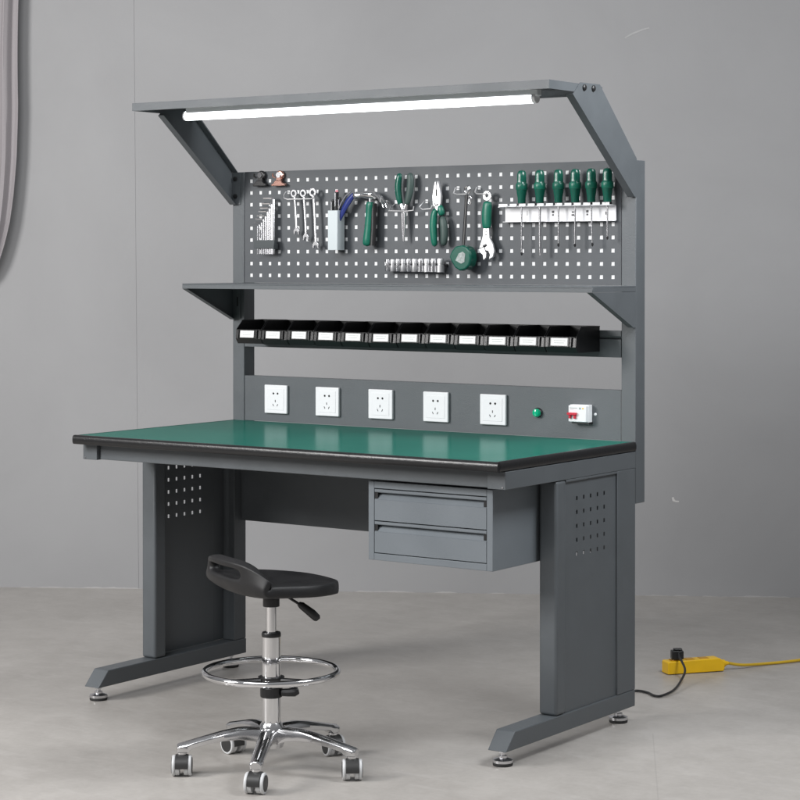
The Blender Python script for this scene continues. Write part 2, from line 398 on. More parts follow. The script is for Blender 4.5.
# canopy
b = MB(); z1 = 1.7950; z0 = 1.7715
b.box(-X,X,-.484,-.196,z1-.0015,z1); b.box(-X,X,-.484,-.4825,z0,z1-.0016); b.box(-X,X,-.1975,-.196,z0,z1-.0016)
b.box(-X,-X+.0015,-.4824,-.1976,z0,z1-.0016); b.box(X-.0015,X,-.4824,-.1976,z0,z1-.0016)
b.box(-X+.0016,X-.0016,-.4824,-.472,z0,z0+.0015); b.box(-X+.0016,X-.0016,-.208,-.1976,z0,z0+.0015)
b.out('lamp_canopy', PAINT, wb)
for sx in (-1,1):
    def xr(a,c): return sorted((sx*a, sx*c))
    pl = [(-.362,1.7640),(-.352,1.7725),(-.322,1.7985),(-.214,1.8000),(-.0005,1.6040),(-.0005,1.4950),(-.012,1.4950)]
    b = MB(); a,c = xr(X+.0004, X+.0024); b.prism(pl, 'x', a, c)
    a,c = xr(X-.021, X+.0002); b.prism([(-.362,1.7640),(-.012,1.4950),(-.0085,1.4950),(-.3585,1.7655)], 'x', a, c)
    b.prism([(-.190,1.7700),(-.0005,1.6020),(-.0005,1.5990),(-.193,1.7665)], 'x', a, c)
    a,c = xr(X-.034, X+.0002); b.box(a,c,-.0025,-.0004,1.4955,1.5985)
    arm = b.out('support_arm', PAINT, wb)
    for y,z in ((-.302,1.7855),(-.252,1.7865)):
        b = MB(); b.lathe([(.0085,0),(.0085,.0035),(.006,.0055),(.001,.006)] if sx>0 else [(.0085,0),(.0085,-.0035),(.006,-.0055),(.001,-.006)], (sx*(X+.0025), y, z), n=16, axis='x')
        b.out('bolt', BLACKP, arm, smooth=True)
    for z in (1.578,1.522):
        b = MB(); b.lathe([(.0075,0),(.0075,-.004),(.001,-.0055)], (sx*(X-.014), -.0027, z), n=14, axis='y'); b.out('bolt', BLACKP, arm, smooth=True)
# lamp
LY, LZ = -.340, 1.7605
b = MB(); b.box(-.640,.625,LY-.012,LY+.012,1.7655,1.7930); lamp = b.out('lamp_housing', DIFF, wb, bevel=.003)
b = MB(); b.tube([(-.645,LY,LZ),(-.3,LY,LZ),(.605,LY,LZ)], [.0145,.0145,.0145], 20); b.out('lamp_tube', TUBEM, lamp, smooth=True)
for xa,xb in ((.6055,.618),(-.652,-.6455)):
    b = MB(); b.cyl((xa,LY,LZ),(xb,LY,LZ),.0150,n=20); b.out('lamp_end_cap', WHITEP, lamp, smooth=True, bevel=.002)
# bin rail
b = MB(); b.box(-.6922,.6922,.0015,.0040,1.0350,1.0870); b.box(-.6922,.6922,.0015,.0040,1.0965,1.1120); b.box(-.6922,.6922,.0180,.0200,1.0350,1.1120)
b.prism([(.0010,1.0965),(.0035,1.0965),(.0110,1.0885),(.0100,1.0870)], 'x', -.6922, .6922)
b.box(-.6922,.6922,.0041,.0179,1.0350,1.0365); b.box(-.6922,.6922,.0041,.0179,1.1105,1.1120)
b.out('bin_rail', PAINT, wb)
# outlet panel
b = MB(); b.box(-.6922,.6922,.0020,.0040,.7962,.9410); b.box(-.6922,.6922,.0041,.0300,.9395,.9410); pan = b.out('outlet_panel', PAINT, wb)
for i in range(5):
    cx = -.558 + i*.2055; cz = .8690
    b = MB(); b.box(cx-.0455,cx+.0455,-.0085,.0018,cz-.0455,cz+.0455); so = b.out('power_socket', WHITEP, wb, bevel=.0025, seg=3)
    b = MB(); b.box(cx-.034,cx+.034,-.0095,-.0084,cz-.034,cz+.034); b.out('socket_insert', WHITEP, so, bevel=.0008)
    b = MB()
    for dx in (-.0075,.0095): b.lathe([(.0034,0),(.0034,-.0004)], (cx+dx,-.0096,cz+.0185), n=14, axis='y')
    b.box(cx-.0012,cx+.0012,-.0100,-.0096,cz-.0095,cz-.0020)
    for s_ in (-1,1):
        M = Matrix.Translation((cx+s_*.0085,-.0098,cz-.0185)) @ Matrix.Rotation(s_*.52,4,'Y')
        c = MB(); c.box(-.0011,.0011,-.0002,.0002,-.0038,.0038); c.xform(M)
        tmp = bpy.data.meshes.new('t'); c.bm.to_mesh(tmp); c.bm.free(); b.bm.from_mesh(tmp); bpy.data.meshes.remove(tmp)
    b.out('pin_hole', HOLE, so)
# indicator
c = (.416,.0019,.866)
b = MB(); b.lathe([(.0145,0),(.0145,-.004),(.0125,-.006),(.0122,-.0065)], c, axis='y', n=28); il = b.out('indicator_lamp', DSTEEL, wb, smooth=True)
b = MB(); b.lathe([(.0118,-.006),(.0118,-.014),(.0095,-.0175),(.005,-.019),(.0005,-.0193)], c, axis='y', n=28); b.out('green_lens', LAMPG, il, smooth=True)
# breaker
bx0, bx1, bz0, bz1 = .536, .598, .8455, .8960
b = MB(); b.box(bx0,bx1,-.020,.0018,bz0,bz1); b.box(bx0+.001,bx1-.003,-.030,-.0201,bz0+.002,bz1-.002); bk = b.out('circuit_breaker', WHITEP, wb, bevel=.0012)
b = MB(); b.box(bx0+.001,bx0+.030,-.040,-.0303,bz0+.0215,bz0+.0285); b.box(bx0+.005,bx0+.0115,-.037,-.0302,bz0+.0110,bz0+.0214); b.box(bx0+.0205,bx0+.027,-.037,-.0302,bz0+.0110,bz0+.0214)
b.out('breaker_toggle', RED, bk, bevel=.001)
b = MB(); b.box(bx0+.005,bx0+.030,-.0304,-.0301,bz1-.0095,bz1-.0080); b.box(bx0+.006,bx0+.018,-.0304,-.0301,bz1-.0125,bz1-.0118); b.box(bx0+.036,bx0+.043,-.0304,-.0301,bz1-.0125,bz1-.0070); b.out('printed_mark', GREYPRINT, bk)
b = MB(); b.lathe([(.0025,0),(.0025,-.0003)], (bx0+.049,-.0301,bz1-.0095), n=12, axis='y'); b.out('printed_dot', YELLOW, bk)
b = MB(); b.lathe([(.0042,0),(.0042,-.002),(.002,-.0035)], (.609,.0018,.869), n=14, axis='y'); b.out('screw', WHITEP, wb, smooth=True)
b = MB(); b.box(bx0+.006,bx1+.002,-.020,.0018,bz0-.0045,bz0-.0005); b.out('breaker_base', BLACKP, bk)

# ------------------------------------------------------------------ bins
ORD = ['first','second','third','fourth','fifth','sixth','seventh','eighth','ninth','tenth','eleventh','twelfth']
def make_bin():
    t = thing('parts_bin', (0,0,0), '', 'storage bin', 'black parts bins hung in a row on the rail')
    w = .0505; D = -.138
    b = MB(); th = .0022
    side = [(0,0),(D+.012,0),(D,.016),(D+.004,.046),(D+.034,.0745),(0,.0745)]
    b.prism(side, 'x', -w, -w+th); b.prism(side, 'x', w-th, w)
    b.box(-w+th,w-th,D+.013,-.0005,.0005,.0025); b.box(-w+th,w-th,-.0025,-.0005,.0025,.0745)
    b.prism([(D+.012,0),(D,.016),(D+.0035,.044),(D+.006,.044),(D+.0025,.017),(D+.014,.0025)], 'x', -w+th, w-th)
    b.box(-w-.0008,-w-.0001,D+.032,0,.0705,.0745); b.box(w+.0001,w+.0008,D+.032,0,.0705,.0745)
    b.box(-w+th,w-th,D+.0005,D+.0060,.0425,.0455)
    b.out('bin_body', BINP, t, bevel=.0006, seg=1)
    M = Matrix.Translation((-.002,D-.0015,.0305)) @ Matrix.Rotation(-.1,4,'X')
    b = MB(); b.box(-.0315,.0315,-.001,.003,-.0135,.0135); b.box(-.040,-.0335,-.002,.004,-.0130,.0135); b.box(.0335,.040,-.002,.004,-.0130,.0135); b.xform(M); hd = b.out('label_holder', BINP, t, bevel=.0008, seg=1)
    b = MB(); b.box(-.0272,.0272,-.0018,-.0011,-.0105,.0110); b.xform(M); b.out('label_card', LABELP, t)
    b = MB()
    for k,(a,c) in enumerate(((-.018,.020),(-.016,.016))): b.box(a,c,-.00195,-.00182,.0035-.0065*k,.0045-.0065*k)
    b.xform(M); b.out('printed_line', GREYPRINT, t)
    return t
bin0 = make_bin()
for i in range(12):
    lab = {0:'black parts bin at the far left end of the bin rail', 11:'black parts bin at the right end of the row, its side in view'}.get(i, f'{ORD[i]} black parts bin from the left on the bin rail')
    loc = (-.5665 + i*.1035, .0008, 1.0505)
    if i == 0: bin0.location = loc; bin0['label'] = lab; c_ = bin0
    else: c_ = dup(bin0, (loc[0] + random.uniform(-.0007,.0007), loc[1], loc[2] + random.uniform(-.0006,.0006)), lab)
    c_.rotation_euler = (random.uniform(-.006,.006), random.uniform(-.004,.004), 0)

# ------------------------------------------------------------------ tools
def rot(M_, *a): return M_
def flatpoly(b, pts, y0, y1): b.prism(pts, 'y', y0, y1)
# clips
def clip(x, z, mat, name, label):
    t = thing(name, (x,0,z), label, 'clip')
    b = MB(); b.prism([(-.027,-.020),(.027,-.020),(.027,-.013),(.018,-.010),(.012,-.002),(-.012,-.002),(-.018,-.010),(-.027,-.013)], 'y', -.018, -.004)
    b.out('clip_jaw', mat, t, bevel=.002)
    b = MB(); b.prism([(-.010,-.004),(.010,-.004),(.008,.008),(-.008,.008)], 'y', -.014, -.003); b.lathe([(.016,0),(.016,-.006),(.013,-.010),(.004,-.012)], (0,-.002,.014), n=20, axis='y')
    b.tube([(-.012,-.016,.006),(-.019,-.020,.012),(-.016,-.022,.020)], .003, 8)
    b.out('clip_lever', mat, t, smooth=True)
    b = MB(); b.lathe([(.009,0),(.009,-.0015)], (0,-.0145,.015), n=18, axis='y'); b.out('clip_ring', DSTEEL if mat is BLACKP else STEEL, t)
    return t
clip(-.617, 1.5725, BLACKP, 'bulldog_clip', 'black metal bulldog clip at the top left corner of the pegboard')
clip(-.541, 1.5715, COPPER, 'bulldog_clip', 'shiny copper coloured bulldog clip beside the black one on the pegboard')

# hex keys
hk_lab = ['shortest thin hex key at the left of the fan in the holder','second shortest hex key in the holder','third shortest hex key in the holder','fourth shortest hex key in the holder','middle length hex key in the holder','fourth longest hex key in the holder','third longest hex key in the holder','second longest hex key in the holder','longest and thickest hex key, at the right of the holder']
tops = [1.424,1.430,1.436,1.447,1.457,1.471,1.482,1.496,1.513]
for i in range(9):
    x = -.621 + i*.0083; r = .0013 + i*.00036; zt = tops[i]; y = -.022
    b = MB(); sl = .018 + .0018*i; rr = r*2.2
    pts = [(x,y,1.334),(x,y,zt-rr)] + [(x - rr + rr*math.cos(a), y - .1*rr*(1-math.cos(a)), zt-rr+rr*math.sin(a)) for a in (.5,1.0,1.57)] + [(x-sl, y-.012, zt)]
    b.tube(pts, r, 6)
    tag(b.out('hex_key', STEEL, smooth=True), hk_lab[i], 'hex key', 'hex keys in the holder on the pegboard')
b = MB(); b.box(-.630,-.546,-.030,-.0255,1.352,1.379); b.box(-.630,-.546,-.0185,-.014,1.352,1.379)
b.box(-.630,-.626,-.0254,-.0186,1.352,1.379); b.box(-.549,-.546,-.0254,-.0186,1.352,1.379); b.box(-.600,-.575,-.0139,.001,1.358,1.372)
b.box(-.553,-.545,-.034,-.010,1.350,1.367)
tag(b.out('hex_key_holder', pmat('grey_holder', (.07,.08,.085), .3), bevel=.001), 'grey plastic hex key holder on the left of the pegboard', 'tool holder')
for i, zz in enumerate((1.345,)):
    pass
# spanner hook and spanners
def wire_hook(name, pts, label, r=.0019, group='pegboard hooks'):
    b = MB(); b.tube(pts, r, 8); return tag(b.out(name, SATIN, smooth=True), label, 'hook', group)
wire_hook('peg_hook', [(-.513,.001,1.532),(-.513,-.012,1.532),(-.515,-.020,1.522),(-.510,-.024,1.512),(-.495,-.026,1.508),(-.40,-.028,1.508),(-.385,-.03,1.512),(-.385,-.036,1.522)], 'long bent wire hook holding the three spanners')
def spanner(x, zt, zb, sc, label):
    t = thing('spanner', (x,-.024,zt), label, 'spanner', 'spanners hanging on the pegboard')
    L_ = zt - zb; b = MB()
    # ring end
    n = 18; ro = .0125*sc; ri = .0068*sc; th = .0035
    ang = [2*PI*k/n for k in range(n)]
    rs = []
    for (r_, y) in ((ri,-th),(ro,-th),(ro,th),(ri,th)): rs.append([(r_*math.sin(a), y, -.010+r_*math.cos(a)) for a in ang])
    b.rings(rs, closed=True)
    b.out('ring_end', STEEL, t, smooth=True)
    b = MB(); b.tube([(0,0,-.010-ro*.9),(.001,0,-.04),(.003,0,-L_*.5),(.005,0,-L_+.018)], [.0058*sc,.0048*sc,.0046*sc,.0058*sc], 8, flat=.55, up=(0,1,0)); b.out('shank', STEEL, t, smooth=True)
    w = .0115*sc
    pts = [(-.004,.004),(-w,-.006),(-w,-.016),(-w+.0035,-.020),(-.0045*sc,-.010),(0,-.008),(.0045*sc,-.011),(w-.002,-.022),(w,-.016),(w,-.006),(.004,.004)]
    b = MB(); b.prism([(px+.006, pz-L_+.016) for px,pz in pts], 'y', -.003, .003); b.out('open_end', STEEL, t, bevel=.001)
    t.rotation_euler = (0,-.03,0)
    return t
spanner(-.470,1.536,1.398,.95,'shortest of the three chrome spanners, on the left of the hook')
spanner(-.433,1.536,1.380,.95,'middle chrome spanner of the three on the hook')
spanner(-.395,1.538,1.354,1.05,'longest of the three chrome spanners, nearest the white cup')
# cup
b = MB(); x0,x1,y0,y1,z0,z1 = -.3205,-.2835,-.046,-.008,1.346,1.4695; th = .0012
b.box(x0,x1,y0,y0+th,z0,z1); b.box(x0,x1,y1-th,y1,z0,z1+.004); b.box(x0,x0+th,y0+th+.0001,y1-th-.0001,z0,z1); b.box(x1-th,x1,y0+th+.0001,y1-th-.0001,z0,z1); b.box(x0+th,x1-th,y0+th,y1-th,z0,z0+.0012)
b.box(-.312,-.292,y1+.0001,.0015,1.440,1.446)
tag(b.out('pen_cup', CUPP, bevel=.0005, seg=1), 'tall square white metal cup hooked on the pegboard', 'cup')
def pen(x, y, tx, ty, zt, r, mats, label, cat='pen'):
    t = thing('pen', (x,y,1.349), label, cat, 'pens in the white cup')
    v = Vector((tx,ty,zt-1.349)); b = MB(); b.tube([(0,0,0), v*.965], r, 10); b.out('barrel', mats[0], t, smooth=True)
    b = MB(); b.tube([v*.9655, v], [r*.9, r*.5], 10); b.out('cap', mats[1], t, smooth=True)
    b = MB(); b.tube([v*.72+Vector((0,-r-.001,0)), v*.95+Vector((0,-r-.002,0))], r*.42, 6); b.out('pocket_clip', STEEL, t, smooth=True)
pen(-.314,-.030,.001,.0,1.505,.0048,(BLACKP,DSTEEL),'shorter black pen at the left of the white cup')
pen(-.303,-.026,.003,.0,1.534,.0060,(BLACKP,PINK),'tall black pen with a pink tip in the white cup')
pen(-.295,-.020,.003,.0,1.512,.0050,(DSTEEL,BLACKP),'dark grey pen at the back of the white cup')
t = thing('utility_knife', (-.288,-.030,1.440), 'blue utility knife with a silver edge leaning out of the white cup', 'knife')
b = MB(); b.tube([(.000,0,.0),(.020,0,.036),(.038,0,.060),(.056,0,.078)], [.0065,.0095,.0105,.0075], 10, flat=.6, up=(0,1,0)); b.out('knife_handle', BLUE, t, smooth=True)
b = MB(); b.tube([(-.004,-.003,.026),(.012,-.005,.054),(.030,-.006,.075),(.048,-.004,.088)], .0022, 8); b.out('knife_edge', STEEL, t, smooth=True)
# hammer
t = thing('claw_hammer', (-.170,-.030,1.350), 'claw hammer with a green grip hanging right of the white cup', 'hammer')
b = MB(); b.tube([(-.012,0,.006),(-.011,0,.030),(-.0065,0,.060),(-.0025,0,.110),(.001,0,.136),(.002,0,.146)], [.0160,.0150,.0128,.0122,.0150,.0130], 14, flat=.75, up=(0,1,0)); b.out('hammer_grip', MGREEN, t, smooth=True, subsurf=1)
b = MB(); b.tube([(.007,.004,.010),(.010,.004,.060),(.011,.004,.140)], [.011,.010,.011], 10, flat=.8, up=(0,1,0)); b.out('grip_shadow_side', BLACKP, t, smooth=True)  # black strip standing in for the shadow on the grip's right side
b = MB(); b.tube([(.003,0,.140),(.003,0,.160)], .007, 12); b.out('hammer_neck', STEEL, t, smooth=True)
b = MB(); b.tube([(-.058,0,.164),(-.050,0,.165),(-.0495,0,.165),(-.036,0,.166),(-.030,0,.166),(-.012,0,.167),(.012,0,.166),(.020,0,.163)], [.0100,.0120,.0100,.0085,.0082,.0125,.0135,.0115], 14)
for dy in (-.008,.006): b.tube([(.014,dy*.5,.166),(.026,dy,.165),(.040,dy*1.2,.156),(.051,dy*1.3,.143),(.058,dy*1.3,.126)], [.0105,.0088,.0072,.0056,.0030], 10, flat=.6, up=(0,0,1))
b.out('hammer_head', CHROME, t, smooth=True)
wire_hook('peg_hook', [(-.130,.001,1.494),(-.130,-.014,1.494),(-.120,-.046,1.494),(-.115,-.048,1.506)], 'small wire hook beside the hammer head')
# needle nose pliers
t = thing('needle_nose_pliers', (-.050,-.022,1.478), 'needle nose pliers hanging jaws down with green and grey grips', 'pliers')
b = MB(); b.tube([(-.008,0,.004),(-.016,0,.022),(-.021,0,.055),(-.018,0,.085),(-.012,0,.104)], [.0090,.0108,.0118,.0110,.0085], 12, flat=.8, up=(0,1,0)); b.out('grip', DGREEN, t, smooth=True, subsurf=1)
b = MB(); b.tube([(.010,0,.004),(.018,0,.022),(.026,0,.055),(.027,0,.085),(.023,0,.104)], [.0090,.0112,.0128,.0118,.0090], 12, flat=.8, up=(0,1,0)); b.out('grip', GREYGRIP, t, smooth=True, subsurf=1)
b = MB(); b.tube([(-.010,0,.008),(-.003,0,-.008),(.004,0,-.022)], [.0068,.0082,.0068], 10, flat=.6, up=(0,1,0)); b.tube([(.011,0,.008),(.004,0,-.008),(-.003,0,-.022)], [.0068,.0082,.0068], 10, flat=.6, up=(0,1,0))
b.tube([(-.0035,0,-.020),(-.0035,0,-.060),(-.0015,0,-.106)], [.0062,.0042,.0013], 8, flat=.8, up=(0,1,0)); b.tube([(.0045,0,-.020),(.004,0,-.060),(.0012,0,-.106)], [.0062,.0042,.0013], 8, flat=.8, up=(0,1,0))
b.out('jaw', STEEL, t, smooth=True)
b = MB(); b.lathe([(.0045,0),(.0045,-.0085),(.003,-.0095)], (.0005,0,-.012), n=14, axis='y'); b.out('pivot', DSTEEL, t, smooth=True)
wire_hook('peg_hook', [(-.100,.001,1.486),(-.100,-.020,1.476),(-.096,-.034,1.466),(-.03,-.036,1.464),(-.004,-.036,1.466),(-.002,-.036,1.478)], 'wide wire hook carrying the needle nose pliers')
# combination pliers
t = thing('combination_pliers', (.075,-.022,1.478), 'combination pliers hanging jaws up with long green and grey grips', 'pliers')
b = MB(); b.tube([(-.004,0,-.006),(-.013,0,-.024),(-.016,0,-.060),(-.012,0,-.100),(-.009,0,-.124)], [.0090,.0118,.0128,.0118,.0095], 12, flat=.8, up=(0,1,0)); b.out('grip', MGREEN, t, smooth=True, subsurf=1)
b = MB(); b.tube([(.008,0,.004),(.013,0,-.012),(.017,0,-.030)], [.0092,.0115,.0118], 12, flat=.8, up=(0,1,0)); b.out('grip_collar', MGREEN, t, smooth=True, subsurf=1)
b = MB(); b.tube([(.0165,0,-.028),(.024,0,-.060),(.026,0,-.096),(.021,0,-.122)], [.0110,.0135,.0132,.0105], 12, flat=.8, up=(0,1,0)); b.out('grip', GREYGRIP, t, smooth=True, subsurf=1)
b = MB(); b.prism([(-.014,.004),(.002,-.016),(.014,.006),(.0155,.030),(.0085,.060),(.004,.076),(.0005,.060),(.0016,.046),(-.0009,.046),(-.0005,.060),(-.0050,.076),(-.010,.060),(-.0155,.030)], 'y', -.0055, .0055); b.out('jaw', SATIN, t, bevel=.0015)
b = MB(); b.lathe([(.006,-.005),(.006,-.0075),(.004,-.0085)], (0,0,.006), n=16, axis='y'); b.out('pivot', STEEL, t, smooth=True)
b = MB(); b.box(-.0022,.0022,-.0064,-.0056,.030,.050); b.out('jaw_slot', HOLE, t)
wire_hook('peg_hook', [(.020,.001,1.494),(.020,-.012,1.494),(.014,-.03,1.476),(.030,-.036,1.468),(.060,-.036,1.470),(.066,-.036,1.480)], 'wire hook carrying the combination pliers')
# tape measure with lanyard
t = thing('tape_measure', (.180,-.036,1.322), 'green tape measure hanging from a black strap on the pegboard', 'tape measure')
body = [(-.044,.004),(-.034,.022),(-.020,.036),(.006,.040),(.024,.034),(.037,.018),(.040,-.004),(.034,-.024),(.018,-.038),(-.004,-.042),(-.022,-.032),(-.036,-.012)]
b = MB(); b.prism([(x*.93,z*.93) for x,z in body], 'y', -.020, .018); b.out('tape_case', DGREEN, t, bevel=.005, seg=3)
b = MB(); b.prism([(x*.48+.004,z*.50-.002) for x,z in [(-.044,-.012),(-.020,.028),(.010,.040),(.028,.026),(.022,-.022),(-.002,-.032)]], 'y', -.0212, -.0203); b.out('tape_badge', GREYPRINT, t)
b = MB(); b.tube([(-.002,.0,.038),(.000,.004,.10),(.002,.008,.160),(.002,.010,.188)], [.0055,.0055,.0055,.0055], 8, flat=.4, up=(0,1,0)); b.out('strap', BLACKP, t, smooth=True)
b = MB(); n=16; b.tube([(.006+.010*math.cos(2*PI*k/n),.010,.203+.010*math.sin(2*PI*k/n)) for k in range(n)], .0026, 8, closed=True); b.tube([(.012+.007*math.cos(2*PI*k/n),.012,.172+.012*math.sin(2*PI*k/n)) for k in range(n)], .0016, 8, closed=True); b.out('key_ring', CHROME, t, smooth=True)
wire_hook('peg_hook', [(.133,.001,1.532),(.133,-.012,1.532),(.133,-.022,1.516),(.150,-.030,1.512),(.186,-.032,1.512),(.190,-.034,1.524)], 'wire hook carrying the tape measure')
# adjustable wrench
t = thing('adjustable_wrench', (.252,-.024,1.320), 'adjustable wrench with a green handle hanging jaws down', 'wrench')
b = MB(); b.tube([(.001,0,.086),(.001,0,.100),(.000,0,.130),(.003,0,.158),(.004,0,.170)], [.0135,.0165,.0172,.0160,.0135], 14, flat=.6, up=(0,1,0)); b.out('handle', MGREEN, t, smooth=True, subsurf=1)
b = MB(); b.box(-.0022,.0022,-.0090,-.0078,.106,.140); b.out('handle_mark', GREYGRIP, t)
n = 20; b = MB(); rs = []
for (r_, y) in ((.0062,-.003),(.0140,-.003),(.0140,.003),(.0062,.003)): rs.append([(.003+r_*math.sin(2*PI*k/n), y, .186+r_*math.cos(2*PI*k/n)) for k in range(n)])
b.rings(rs, closed=True); b.out('hanging_eye', STEEL, t, smooth=True)
b = MB(); b.prism([(-.0095,.090),(.0105,.090),(.0125,.062),(.024,.042),(.030,.022),(.025,.004),(.010,-.004),(.014,.010),(.009,.021),(-.002,.024),(-.004,.034),(-.024,.030),(-.015,.054),(-.0110,.066)], 'y', -.0045, .0045); b.out('wrench_head', SATIN, t, bevel=.0015)
b = MB(); b.prism([(-.0250,.028),(-.0060,.0335),(-.0030,.021),(.0020,.016),(.000,.002),(-.009,-.005),(-.0110,.010),(-.021,.018)], 'y', -.0040, .0040); b.out('sliding_jaw', SATIN, t, bevel=.001)
b = MB(); b.cyl((-.008,-.0048,.036),(.003,-.0048,.040),.0040,n=10); b.out('adjusting_screw', DSTEEL, t, smooth=True)
b = MB()
for z in (.070,.080): b.lathe([(.0022,0),(.0022,-.0003)], (.001,-.0046,z), n=10, axis='y')
b.out('stamped_hole', HOLE, t)
wire_hook('peg_hook', [(.209,.001,1.532),(.209,-.012,1.532),(.209,-.022,1.518),(.222,-.030,1.512),(.256,-.032,1.511),(.260,-.034,1.520)], 'wire hook carrying the adjustable wrench')
# sockets
b = MB(); b.box(-.122,.100,-.0065,.0010,1.2965,1.3030); b.box(-.118,.100,-.0120,-.0066,1.2975,1.3020);
tag(b.out('socket_rail', DSTEEL, bevel=.001), 'dark steel strip holding a row of drive sockets low on the pegboard', 'tool holder')
spos = []; x = -.117
sl = ['smallest chrome socket at the left end of the socket strip','second chrome socket from the left on the strip','third chrome socket from the left on the strip','fourth chrome socket from the left on the strip','fifth chrome socket from the left on the strip','fifth chrome socket from the right on the strip','fourth chrome socket from the right on the strip','third chrome socket from the right on the strip','second chrome socket from the right on the strip','largest chrome socket at the right end of the socket strip']
for i in range(10):
    r_ = .0082 + .00040*i
    x += r_ + (.0018 if i else 0)
    hgt = .036 + .0006*i
    zc = 1.2985
    b = MB(); b.lathe([(r_*.62,hgt*.5-.010),(r_*.66,hgt*.5),(r_*.86,hgt*.5),(r_*.90,hgt*.5-.001),(r_*.9,hgt*.14),(r_*.80,hgt*.12),(r_*.80,hgt*.02),(r_,-hgt*.02),(r_,-hgt*.48),(r_*.94,-hgt*.5),(r_*.55,-hgt*.5),(r_*.52,-hgt*.3)], (0,0,0), n=20)
    o = b.out('drive_socket', SATIN if i % 2 else STEEL, smooth=True); o.location = (x, -.0125-r_, zc)
    tag(o, sl[i], 'socket', 'drive sockets on the strip'); x += r_
# screwdriver rack
b = MB(); b.box(.306,.679,-.0060,-.0020,1.4280,1.4710)
xs = [.378,.440,.503,.559,.612,.665]
b.box(.306,.679,-.0400,-.0020,1.4712,1.4735)
# front toothed lip
segs = [(.306,.336)]; cur = .344
while cur < .672:
    w_ = .0235; segs.append((cur, min(cur+w_,.679))); cur += w_ + .0075
for a,c in segs: b.box(a,c,-.0425,-.0400,1.4712,1.4800)
b.box(.296,.302,-.030,-.002,1.470,1.473)
b.box(.3061,.679,-.020,-.0061,1.4265,1.4285)
rack = b.out('screwdriver_rack', WHITEP, bevel=.0006, seg=1)
tag(rack, 'white metal screwdriver rack with slotted top at the right of the pegboard', 'tool rack')
b = MB()
for x_ in (.4705,.5855): b.box(x_-.003,x_+.003,-.0064,-.0061,1.444,1.449); b.box(x_-.004,x_+.004,-.0064,-.0061,1.452,1.459)
b.box(.533,.542,-.0064,-.0061,1.443,1.448); b.box(.534,.541,-.0064,-.0061,1.452,1.456); b.box(.382,.3835,-.0064,-.0061,1.446,1.460)
b.box(.645,.653,-.0064,-.0061,1.445,1.454)
b.out('printed_mark', pmat('dark_print', (.05,.05,.055), .5), rack)
sd_lab = ['leftmost green handled screwdriver in the rack, long shaft with dark tip','second green handled screwdriver from the left, longest bright tip','third green handled screwdriver from the left, short shaft','third green handled screwdriver from the right in the rack','second green handled screwdriver from the right in the rack','rightmost green handled screwdriver, the one with the shortest shaft']
zb = [1.328,1.328,1.353,1.352,1.354,1.373]
def handle_prof(s=1): return [(.0060,1.474),(.0110,1.4760),(.0118,1.485),(.0130,1.497),(.0155,1.510),(.0168,1.522),(.0176,1.534),(.0174,1.5385),(.0150,1.542),(.0148,1.545),(.0146,1.552),(.0146,1.562),(.0132,1.570),(.0095,1.5765),(.001,1.579)]
for i,x_ in enumerate(xs):
    t = thing('screwdriver', (x_,-.030,1.43), sd_lab[i], 'screwdriver', 'green handled screwdrivers in the rack')
    b = MB(); n = 24; rg = []
    for (r_,z_) in handle_prof():
        rg.append([((r_*(1-.10*(.5-.5*math.cos(6*a))*(1 if 1.49<z_<1.57 else .2)))*math.cos(a), (r_*(1-.10*(.5-.5*math.cos(6*a))*(1 if 1.49<z_<1.57 else .2)))*math.sin(a), z_-1.43) for a in [2*PI*k/n for k in range(n)]])
    b.rings(rg); b.out('handle', DGREEN, t, smooth=True)
    b = MB(); b.lathe([(.0165,.0905),(.0174,.0920),(.0178,.1000),(.0174,.1075),(.0160,.1095)], n=24); b.out('grip_band', MGREEN if i % 2 else GREENB, t, smooth=True)
    b = MB(); b.lathe([(.0120,.0445),(.0126,.0460),(.0126,.0500),(.0120,.0515)], n=24); b.out('grip_collar', BLACKP, t, smooth=True)
    tilt = [0,.001,0,-.001,.004,0][i]
    L_ = 1.474 - zb[i]
    b = MB(); b.tube([(0,0,.0445),(tilt*.5,0,.0445-L_*.5),(tilt,0,zb[i]-1.43+.008)], .0024 if i != 1 else .0036, 10); b.out('shaft', STEEL, t, smooth=True)
    b = MB()
    if i == 1: b.tube([(tilt,0,zb[i]-1.43+.008),(tilt,0,zb[i]-1.43)], [.0042,.0036], 8, flat=.35, up=(0,1,0)); b.out('tip', STEEL, t)
    else: b.tube([(tilt,0,zb[i]-1.43+.010),(tilt,0,zb[i]-1.43+.004),(tilt,0,zb[i]-1.43)], [.0032,.0034,.0012], 8); b.out('tip', DSTEEL, t, smooth=True)

